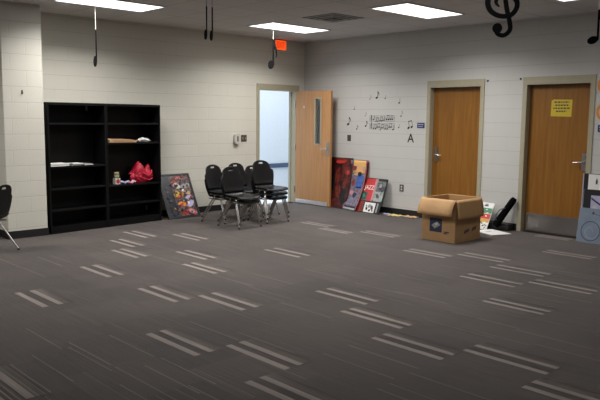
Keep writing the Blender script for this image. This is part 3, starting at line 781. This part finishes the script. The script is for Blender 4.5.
# leaning soft instrument case with a low box beside it
t = thing('instrument_case', 'long black padded case leaning on the wall left of the second door frame', 'case', (-.10, -4.12, .0))
mb = MB(); a = Vector((-.135, -.085, .065)); b = Vector((.045, -.275, .47)); n = 14; P = []; rr = []
for k in range(n + 1):
    s = k / n; P.append(a.lerp(b, s)); rr.append(.048 * (1 if .06 < s < .94 else .72) * (1.08 - .12 * s))
mb.tube(P, .05, 'blackfoam', 14, rr); mb.build('body', t)
mb = MB(); mb.tube([a.lerp(b, .15) + Vector((-.05, 0, .03)), a.lerp(b, .3) + Vector((-.085, .03, .05)), a.lerp(b, .5) + Vector((-.08, .03, .04)), a.lerp(b, .62) + Vector((-.05, 0, .02))], .008, 'dgrey', 8); mb.build('strap', t)
mb = MB()
t2 = thing('storage_case', 'low black case on the floor under the leaning padded case', 'case', (-.09, -4.19, 0), R(2))
mb.box(-.07, .07, -.18, .15, 0, .10, 'black'); mb.build('shell', t2, bevel=.012)
mb = MB(); mb.box(-.072, .072, -.182, .152, .06, .064, 'dgrey'); mb.build('seam', t2)

# posters at the right edge, in front of the second door's frame
def rpanel(name, p0, p1, ztop, off, th_, m, lab):
    T, w, h = lean_T(p0, p1, ztop, off); mb = MB(); mb.prism(rect(0, 0, w, h), T, -th_, m); return mb, T, w, h
mb, T, w, h = rpanel('b', (-.045, -5.345), (-.055, -6.0), .885, (.025, 0), .02, 'black', '')
mb.prism(rect(0, 0, .012, h), T, .001, 'lav', 0)
tag(mb.build('display_board'), 'tall black board with pale edge leaning at the right edge, rearmost of its group', 'board', 'posters leaning at the right edge')
mb, T, w, h = rpanel('w', (-.085, -5.43), (-.095, -6.0), .880, (.035, 0), .008, 'white', '')
mb.prism(ell(.11, h - .095, .014, .03), T, .0006, 'navy', .0002); mb.prism(ell(.11, h - .06, .008, .008), T, .0006, 'navy', .0002); mb.prism([(.095, h - .125), (.125, h - .125), (.11, h - .09)], T, .0006, 'dgrey', .0006)
tag(mb.build('poster'), 'white poster with a small dark emblem at the right edge', 'poster', 'posters leaning at the right edge')
mb, T, w, h = rpanel('k', (-.125, -5.39), (-.135, -6.0), .685, (.04, 0), .012, 'black', '')
mb.prism(rect(0, 0, .006, h), T, .0008, 'grey'); mb.prism(rect(.105, h - .26, .55, h - .075), T, .0006, 'lav', .0002)
mb.prism([(.11, h - .10), (.15, h - .125), (.30, h - .22), (.29, h - .235), (.14, h - .145), (.11, h - .125)], T, .0006, 'navy', .0008); mb.prism([(.16, h - .20), (.22, h - .25), (.105, h - .25)], T, .0006, 'offwhite', .0008)
tag(mb.build('poster'), 'black bordered poster with a lavender picture at the right edge', 'poster', 'posters leaning at the right edge')
mb, T, w, h = rpanel('g', (-.185, -5.365), (-.235, -6.0), .445, (.07, 0), .010, 'steelblue', '')
c = (.18, .155)
mb.ribbon([(c[0] + .125 * math.cos(2 * math.pi * k / 40), c[1] + .125 * math.sin(2 * math.pi * k / 40)) for k in range(41)], .010, T, .0006, 'ringink', .0002)
for k in range(6): mb.ribbon([(c[0] + (.03 + .015 * k) * math.cos(t_ / 6 + k), c[1] + (.03 + .015 * k) * math.sin(t_ / 6 + k)) for t_ in range(8)], .003, T, .0004, 'lav', .0002)
mb.prism(ell(.19, h - .06, .016, .018), T, .0006, 'ringink', .0002); mb.ribbon([(.21, h - .07), (.30, h - .085)], .006, T, .0006, 'ringink', .0002)
tag(mb.build('poster'), 'grey blue poster with a dark circle, front one at the right edge', 'poster', 'posters leaning at the right edge')

# ------------------------------------------------------------------ wall plates and signs
TB = lambda y, z, x=0.0: frameT((x, y, z), (0, -1, 0), (0, 0, 1))      # on the right wall
TA = lambda x, z, y=0.0: frameT((x, y, z), (1, 0, 0), (0, 0, 1))       # on the left wall
t = thing('wall_dispenser', 'rounded off-white wall device with dark slot left of the brown switch plate', 'dispenser', (-1.622, 0, 1.21))
T = TA(0, 0)
mb = MB(); poly = [(x * .058, z * .088) for x, z in [(math.copysign(abs(math.cos(a)) ** .6, math.cos(a)), math.copysign(abs(math.sin(a)) ** .6, math.sin(a))) for a in [2 * math.pi * k / 28 for k in range(28)]]]
mb.prism(poly, T, .055, 'offwhite', smooth=True); mb.build('housing', t, bevel=.008)
mb = MB(); mb.prism(rect(-.010, -.045, .014, .045), T, .002, 'black', .055); mb.build('slot', t)
mb = MB(); mb.box(-.030, .030, -.045, -.006, -.094, -.080, 'dgrey'); mb.build('nozzle', t, bevel=.005)
def plate(name, T, w, h, m, lab, cat, kind):
    t = thing(name, lab, cat, T.translation); T0 = T.copy(); T0.translation = (0, 0, 0)
    mb = MB(); mb.prism(rect(-w / 2, -h / 2, w / 2, h / 2), T0, .006, m); mb.build('plate', t, bevel=.002)
    if kind == 'switch2':
        for u in (-w / 4, w / 4):
            mb = MB(); mb.prism(rect(u - .008, -.02, u + .008, .02), T0, .012, 'grey', .006); mb.build('toggle', t)
    elif kind == 'switch1':
        mb = MB(); mb.prism(rect(-.008, -.02, .008, .02), T0, .012, 'dgrey', .006); mb.build('toggle', t)
    else:
        for v in (-.022, .022):
            mb = MB(); mb.prism(ell(0, v, .018, .016), T0, .002, 'offwhite' if kind == 'outletw' else 'dgrey', .006); mb.build('socket', t)
plate('light_switch', TA(-1.447, 1.217), .122, .116, 'bronze', 'brown double switch plate on the left wall above the chairs', 'switch', 'switch2')
plate('light_switch', TB(-1.145, 1.235), .082, .108, 'bronze', 'dark switch plate on the right wall beyond the open door', 'switch', 'switch1')
plate('power_outlet', TB(-2.332, .447), .082, .115, 'bronze', 'brown power outlet low on the right wall above the floor papers', 'outlet', 'outletw')
# room signs
t = thing('room_sign', 'small blue room sign left of the left closed door', 'sign', (0, -2.682, 1.475)); T = TB(0, 0)
mb = MB(); mb.prism(rect(-.07, -.042, .07, .042), T, .006, 'blue'); mb.build('plate', t)
mb = MB()
for u0, u1, v0, v1 in ((-.055, .0, .008, .022), (.012, .05, .006, .020), (-.05, .04, -.022, -.012)): mb.prism(rect(u0, v0, u1, v1), T, .001, 'lav', .006)
mb.build('lettering', t)
t = thing('room_sign', 'small blue room sign at the right edge under the orange rings', 'sign', (0, -5.56, 1.475)); 
mb = MB(); mb.prism(rect(-.07, -.045, .07, .045), T, .006, 'blue'); mb.build('plate', t)
mb = MB()
for v0, v1 in ((.008, .022), (-.022, -.012)): mb.prism(rect(-.05, v0, .05, v1), T, .001, 'lav', .006)
mb.build('lettering', t)
t = thing('paper_sign', 'yellow paper notice taped on the right closed door', 'sign', (.085, -4.945, 1.742)); T = TB(0, 0)
mb = MB(); mb.prism([(-.150, -.112), (.142, -.118), (.148, .110), (-.118, .116), (-.145, .098)], T, .0012, 'yellow'); mb.build('sheet', t)
mb = MB(); rg = random.Random(2)
for row, (v, u0, u1) in enumerate(((.078, -.105, .105), (.036, -.09, .095), (-.004, -.118, .118), (-.046, -.075, .07))):
    u = u0
    while u < u1:
        wd = rg.uniform(.018, .040); mb.prism(rect(u, v - .010, min(u + wd, u1), v + .010), T, .0005, 'bronze', .0012); u += wd + .009
mb.build('lettering', t)
for y, z, lab in ((-3.853, 2.135, 'small dark wall hook right of the left closed door frame'), (-4.372, 2.146, 'small dark wall hook left of the right closed door frame')):
    mb = MB(); mb.prism(ell(0, 0, .012, .014, 12), TB(y, z), .012, 'black'); tag(mb.build('wall_hook'), lab, 'hook')
mb = MB(); T = frameT((-5.459, PY, 1.861), (1, 0, 0), (0, 0, 1)); mb.prism(rect(-.008, -.025, .008, .025), T, .006, 'bronze'); mb.tube([T @ Vector((0, -.01, .004)), T @ Vector((0, -.018, .022)), T @ Vector((0, 0, .026))], .004, 'bronze'); tag(mb.build('wall_hook'), 'small dark hook high on the block pier', 'hook')

# ------------------------------------------------------------------ music decals on the right wall
def note_poly(mb, T, size, m, t, kind, t0=0.0, hr=1.0):
    """note with head centre at the origin; size = stem length"""
    s = size; rx, ry = s * .23 * hr, s * .165 * hr
    mb.prism(ell(0, 0, rx, ry, 18, .35), T, t, m, t0)
    st = rx * .86
    mb.prism(rect(st - s * .035, 0, st + s * .035, s), T, t, m, t0)
    if kind == 'eighth':
        mb.ribbon([(st, s), (st + .10 * s, s * .80), (st + .26 * s, s * .62), (st + .28 * s, s * .42), (st + .2 * s, s * .30)], [.10 * s, .14 * s, .10 * s, .06 * s, .02 * s], T, t, m, t0)
    if kind in ('beam', 'beam2'):
        g = s * .62
        mb.prism(ell(g, -.0, rx, ry, 18, .35), T, t, m, t0); mb.prism(rect(st + g - s * .035, 0, st + g + s * .035, s), T, t, m, t0)
        for k in range(1 if kind == 'beam' else 2):
            v = s - k * .20 * s; mb.prism([(st - s * .035, v - .11 * s), (st + g + s * .035, v - .11 * s), (st + g + s * .035, v + .01 * s), (st - s * .035, v + .01 * s)], T, t, m, t0)
DEC = [(-1.60, 1.905, .055, 'eighth', 'decalg', 'faint eighth note decal left of the topmost one'), (-1.752, 1.925, .085, 'eighth', 'decal', 'topmost eighth note decal over the staff'), (-1.935, 1.908, .045, 'q', 'decal', 'small sideways note decal right of the topmost one'),
       (-2.232, 1.835, .06, 'q', 'decal', 'dark note decal high above the staff right end'), (-1.248, 1.735, .05, 'q', 'decal', 'small note decal high on the far left of the group'), (-1.505, 1.622, .05, 'eighth', 'decalg', 'faint note decal just above the staff left end'),
       (-1.113, 1.475, .10, 'eighth', 'decal', 'large dark eighth note decal, leftmost of the group'), (-1.316, 1.395, .055, 'eighth', 'decal', 'small low eighth note decal between leftmost and staff'), (-1.521, 1.450, .07, 'eighth', 'decal', 'dark eighth note decal touching the staff left end'),
       (-2.275, 1.62, .07, 'eighth', 'decalg', 'faint note decal just above the staff right end'), (-2.234, 1.435, .045, 'q', 'decal', 'small dark note decal right of the lower staff'), (-1.845, 1.39, .04, 'eighth', 'decal', 'tiny note decal hanging below the staff')]
for y, z, s, k, m, lab in DEC:
    mb = MB(); note_poly(mb, TB(y, z), s * 1.25, m, .0015, k); tag(mb.build('note_decal'), lab, 'wall decal', 'music decals on the right wall')
mb = MB(); T = TB(-1.605, 1.41); rg = random.Random(4)
for (b, top) in ((.125, .215), (-.005, .09)):
    for k in range(5): v = b + (top - b) * k / 4; mb.prism(rect(0, v - .002, .545, v + .002), T, .001, 'dgrey')
    for u in (0, .165, .33, .545): mb.prism(rect(u - .003, b, u + .003, top), T, .001, 'decalg', .0006)
    mb.ribbon([(.035, b - .012), (.045, b + .01), (.03, b + .05), (.05, b + .075), (.045, top + .012), (.035, top), (.055, b + .03), (.03, b + .015)], .008, T, .001, 'decal', .001)
    u = .09
    while u < .52:
        k = rg.choice(['q', 'eighth', 'beam', 'beam', 'q']); s = rg.uniform(.06, .075)
        Tn = T @ Matrix.Translation((u, b + rg.uniform(-.005, .035), 0)); note_poly(mb, Tn, s, 'decal', .001, k, .0012); u += .085 if 'beam' in k else .055
tag(mb.build('staff_decal'), 'two-line music staff decal in the middle of the right wall', 'wall decal')
mb = MB(); T = TB(-2.436, 1.432) @ Matrix.Rotation(.25, 4, 'Z'); note_poly(mb, T, .105, 'decal', .0015, 'beam'); tag(mb.build('note_decal'), 'beamed note pair decal beside the blue room sign', 'wall decal', 'music decals on the right wall')
mb = MB(); add_text(mb, 'A', .20, TB(0, 0), 2.487, 1.262, .0015, 'decal', .002, .95); tag(mb.build('letter_decal'), 'black letter A decal under the beamed note pair', 'wall decal')
for z, lab in ((2.031, 'upper orange ring decal at the right edge'), (1.69, 'lower orange ring decal at the right edge')):
    mb = MB(); T = TB(-5.545, z); mb.ribbon([(.075 * math.cos(2 * math.pi * k / 28), .095 * math.sin(2 * math.pi * k / 28)) for k in range(29)], .034, T, .0015, 'orange')
    tag(mb.build('ring_decal'), lab, 'wall decal', 'orange ring decals')

# ------------------------------------------------------------------ notes hung from the ceiling
def hung(name, lab, cat, loc, Uv, grp='black music notes hung from the ceiling'):
    """thing whose origin is the ceiling point"""
    t = thing(name, lab, cat, loc, 0, grp); T = frameT((0, 0, 0), Uv, (0, 0, 1)); return t, T
vd = lambda x, y: Vector((x + 8.9138, y + 9.2884, 0)).normalized()
def right_of(x, y, turn): d = vd(x, y); r_ = Vector((d.y, -d.x, 0)); return Matrix.Rotation(turn, 3, 'Z') @ r_
def string(t, pts, m='white', r=.0022):
    mb = MB(); mb.tube(pts, r, m, 6); mb.build('string', t)
# quarter note left, nearly edge-on
p = (-4.70, -1.05, H); t, T = hung('hanging_note', 'black note hanging edge on over the left bookcase on a white string', 'note decoration', p, right_of(*p[:2], R(79)))
string(t, [(0, 0, 0), (0, 0, -.32)], 'offwhite', .0035); mb = MB(); note_poly(mb, T @ Matrix.Translation((-.07, -.70, -.006)), .40, 'blackfoam', .012, 'q'); mb.build('note', t)
# two notes over the middle of the left wall
for dx, dz, lab in ((-.03, 0, 'left one of two black notes hanging edge on right of the bookcases'), (.035, -.012, 'right one of two black notes hanging edge on right of the bookcases')):
    p = (-4.107 + dx * .73, -2.669 - dx * .69, H); t, T = hung('hanging_note', lab, 'note decoration', p, right_of(*p[:2], R(80)))
    string(t, [(0, 0, 0), (0, 0, -.14)], 'lav', .006)
    mb = MB(); note_poly(mb, T @ Matrix.Translation((-.06, -.445 + dz, -.006)), .33, 'blackfoam', .012, 'q'); mb.build('note', t)
# eighth note in front of the exit sign
p = (-1.70, -1.05, H); t, T = hung('hanging_note', 'black eighth note hanging in front of the exit sign', 'note decoration', p, right_of(*p[:2], R(62)))
string(t, [(0, 0, 0), (0, 0, -.17)]); mb = MB(); note_poly(mb, T @ Matrix.Translation((-.07, -.56, -.006)), .39, 'blackfoam', .012, 'eighth'); mb.build('note', t)
# double-beamed pair at the right edge
p = (-1.79, -6.19, H); t, T = hung('hanging_note', 'black double beamed note pair hanging at the right edge', 'note decoration', p, right_of(*p[:2], 0))
string(t, [(0, 0, 0), (0, 0, -.27)]); mb = MB(); note_poly(mb, T @ Matrix.Translation((-.043, -.565, -.006)), .30, 'blackfoam', .012, 'beam2', 0, .78); mb.build('note', t)
# treble clef
p = (-4.10, -6.44, H); t, T = hung('hanging_clef', 'large black treble clef hanging from the ceiling on the right', 'note decoration', p, right_of(*p[:2], 0), None)
string(t, [(0, 0, 0), (0, 0, -.09)])
mb = MB(); S = .0076; T = T @ Matrix.Translation((.010, -.492, -.006))     # clef units: photo-sized steps about the ring centre
def clefc(pts, ws):
    # smooth the control points
    P = [Vector(q) for q in pts]; out = []; w = []
    for i in range(len(P) - 1):
        p0, p1, p2, p3 = P[max(i - 1, 0)], P[i], P[i + 1], P[min(i + 2, len(P) - 1)]
        for k in range(8):
            s = k / 8; out.append(.5 * ((2 * p1) + (p2 - p0) * s + (2 * p0 - 5 * p1 + 4 * p2 - p3) * s * s + (3 * p1 - p0 - 3 * p2 + p3) * s ** 3) * S); w.append((ws[i] * (1 - s) + ws[i + 1] * s) * S * 1.1)
    out.append(P[-1] * S); w.append(ws[-1] * S)
    return out, w
pts, ws = clefc([(-5, -4), (-5.5, 2), (-1, 6.5), (6, 4), (8.5, -3), (6, -11), (-2, -14), (-11, -10), (-14.5, -1), (-11, 10), (-3, 20), (5, 29), (8.5, 38), (6.5, 47), (3.5, 49)], [1.2, 3, 4.2, 4.6, 4.6, 4.4, 4.4, 4.6, 5, 5, 5, 4.6, 4, 3, 2])
pts, ws = clefc([(-3, -5), (-6.5, 0), (-3, 7), (5, 8), (13, 1), (13.5, -7), (8, -13.5), (-2, -14), (-11, -9), (-14.5, 0), (-11, 11), (-3, 21), (5, 30), (8, 38), (6, 46), (3, 48)], [1, 3.2, 4.4, 4.6, 4.6, 4.4, 4.2, 4.2, 4.6, 5, 5, 5, 4.6, 4, 3, 2])
mb.ribbon(pts, ws, T, .012, 'blackfoam')
pts, ws = clefc([(4, 48), (-2, 42), (-2, 30), (1, 12), (4, -6), (7.5, -20), (8, -28), (3, -33), (-3, -32), (-6, -27)], [2, 3.5, 4, 4, 4.2, 4.2, 4.2, 3.8, 4, 4])
mb.ribbon(pts, ws, T, .012, 'blackfoam', .0002); mb.prism(ell(-4.2 * S, -26 * S, 4.9 * S, 5 * S, 24), T, .012, 'blackfoam', .0004); mb.build('clef', t)

# ------------------------------------------------------------------ hall daylight, world, camera
area('hall_daylight', None, (.6, 1.3, 2.7), 4.5, 1.6, 42, (.82, .90, 1.0), 180)
wd = bpy.data.worlds.new('World'); scene.world = wd; wd.use_nodes = True
wd.node_tree.nodes['Background'].inputs[0].default_value = (.05, .05, .055, 1); wd.node_tree.nodes['Background'].inputs[1].default_value = .3
cam = bpy.data.cameras.new('Camera'); cam.lens = 40.992; cam.sensor_width = 36; cam.clip_start = .05
co = bpy.data.objects.new('Camera', cam); col.objects.link(co)
r_, u_, b_ = (0.725758, -0.687878, 0.009977), (0.073869, 0.092339, 0.992984), (-0.683973, -0.719929, 0.117829)
co.matrix_world = Matrix(((r_[0], u_[0], b_[0], -8.9138), (r_[1], u_[1], b_[1], -9.2884), (r_[2], u_[2], b_[2], 1.5588), (0, 0, 0, 1)))
scene.camera = co
vs = scene.view_settings; vs.view_transform = 'Standard'; vs.look = 'None'; vs.gamma = 1; vs.exposure = 0.0; vs.use_curve_mapping = False
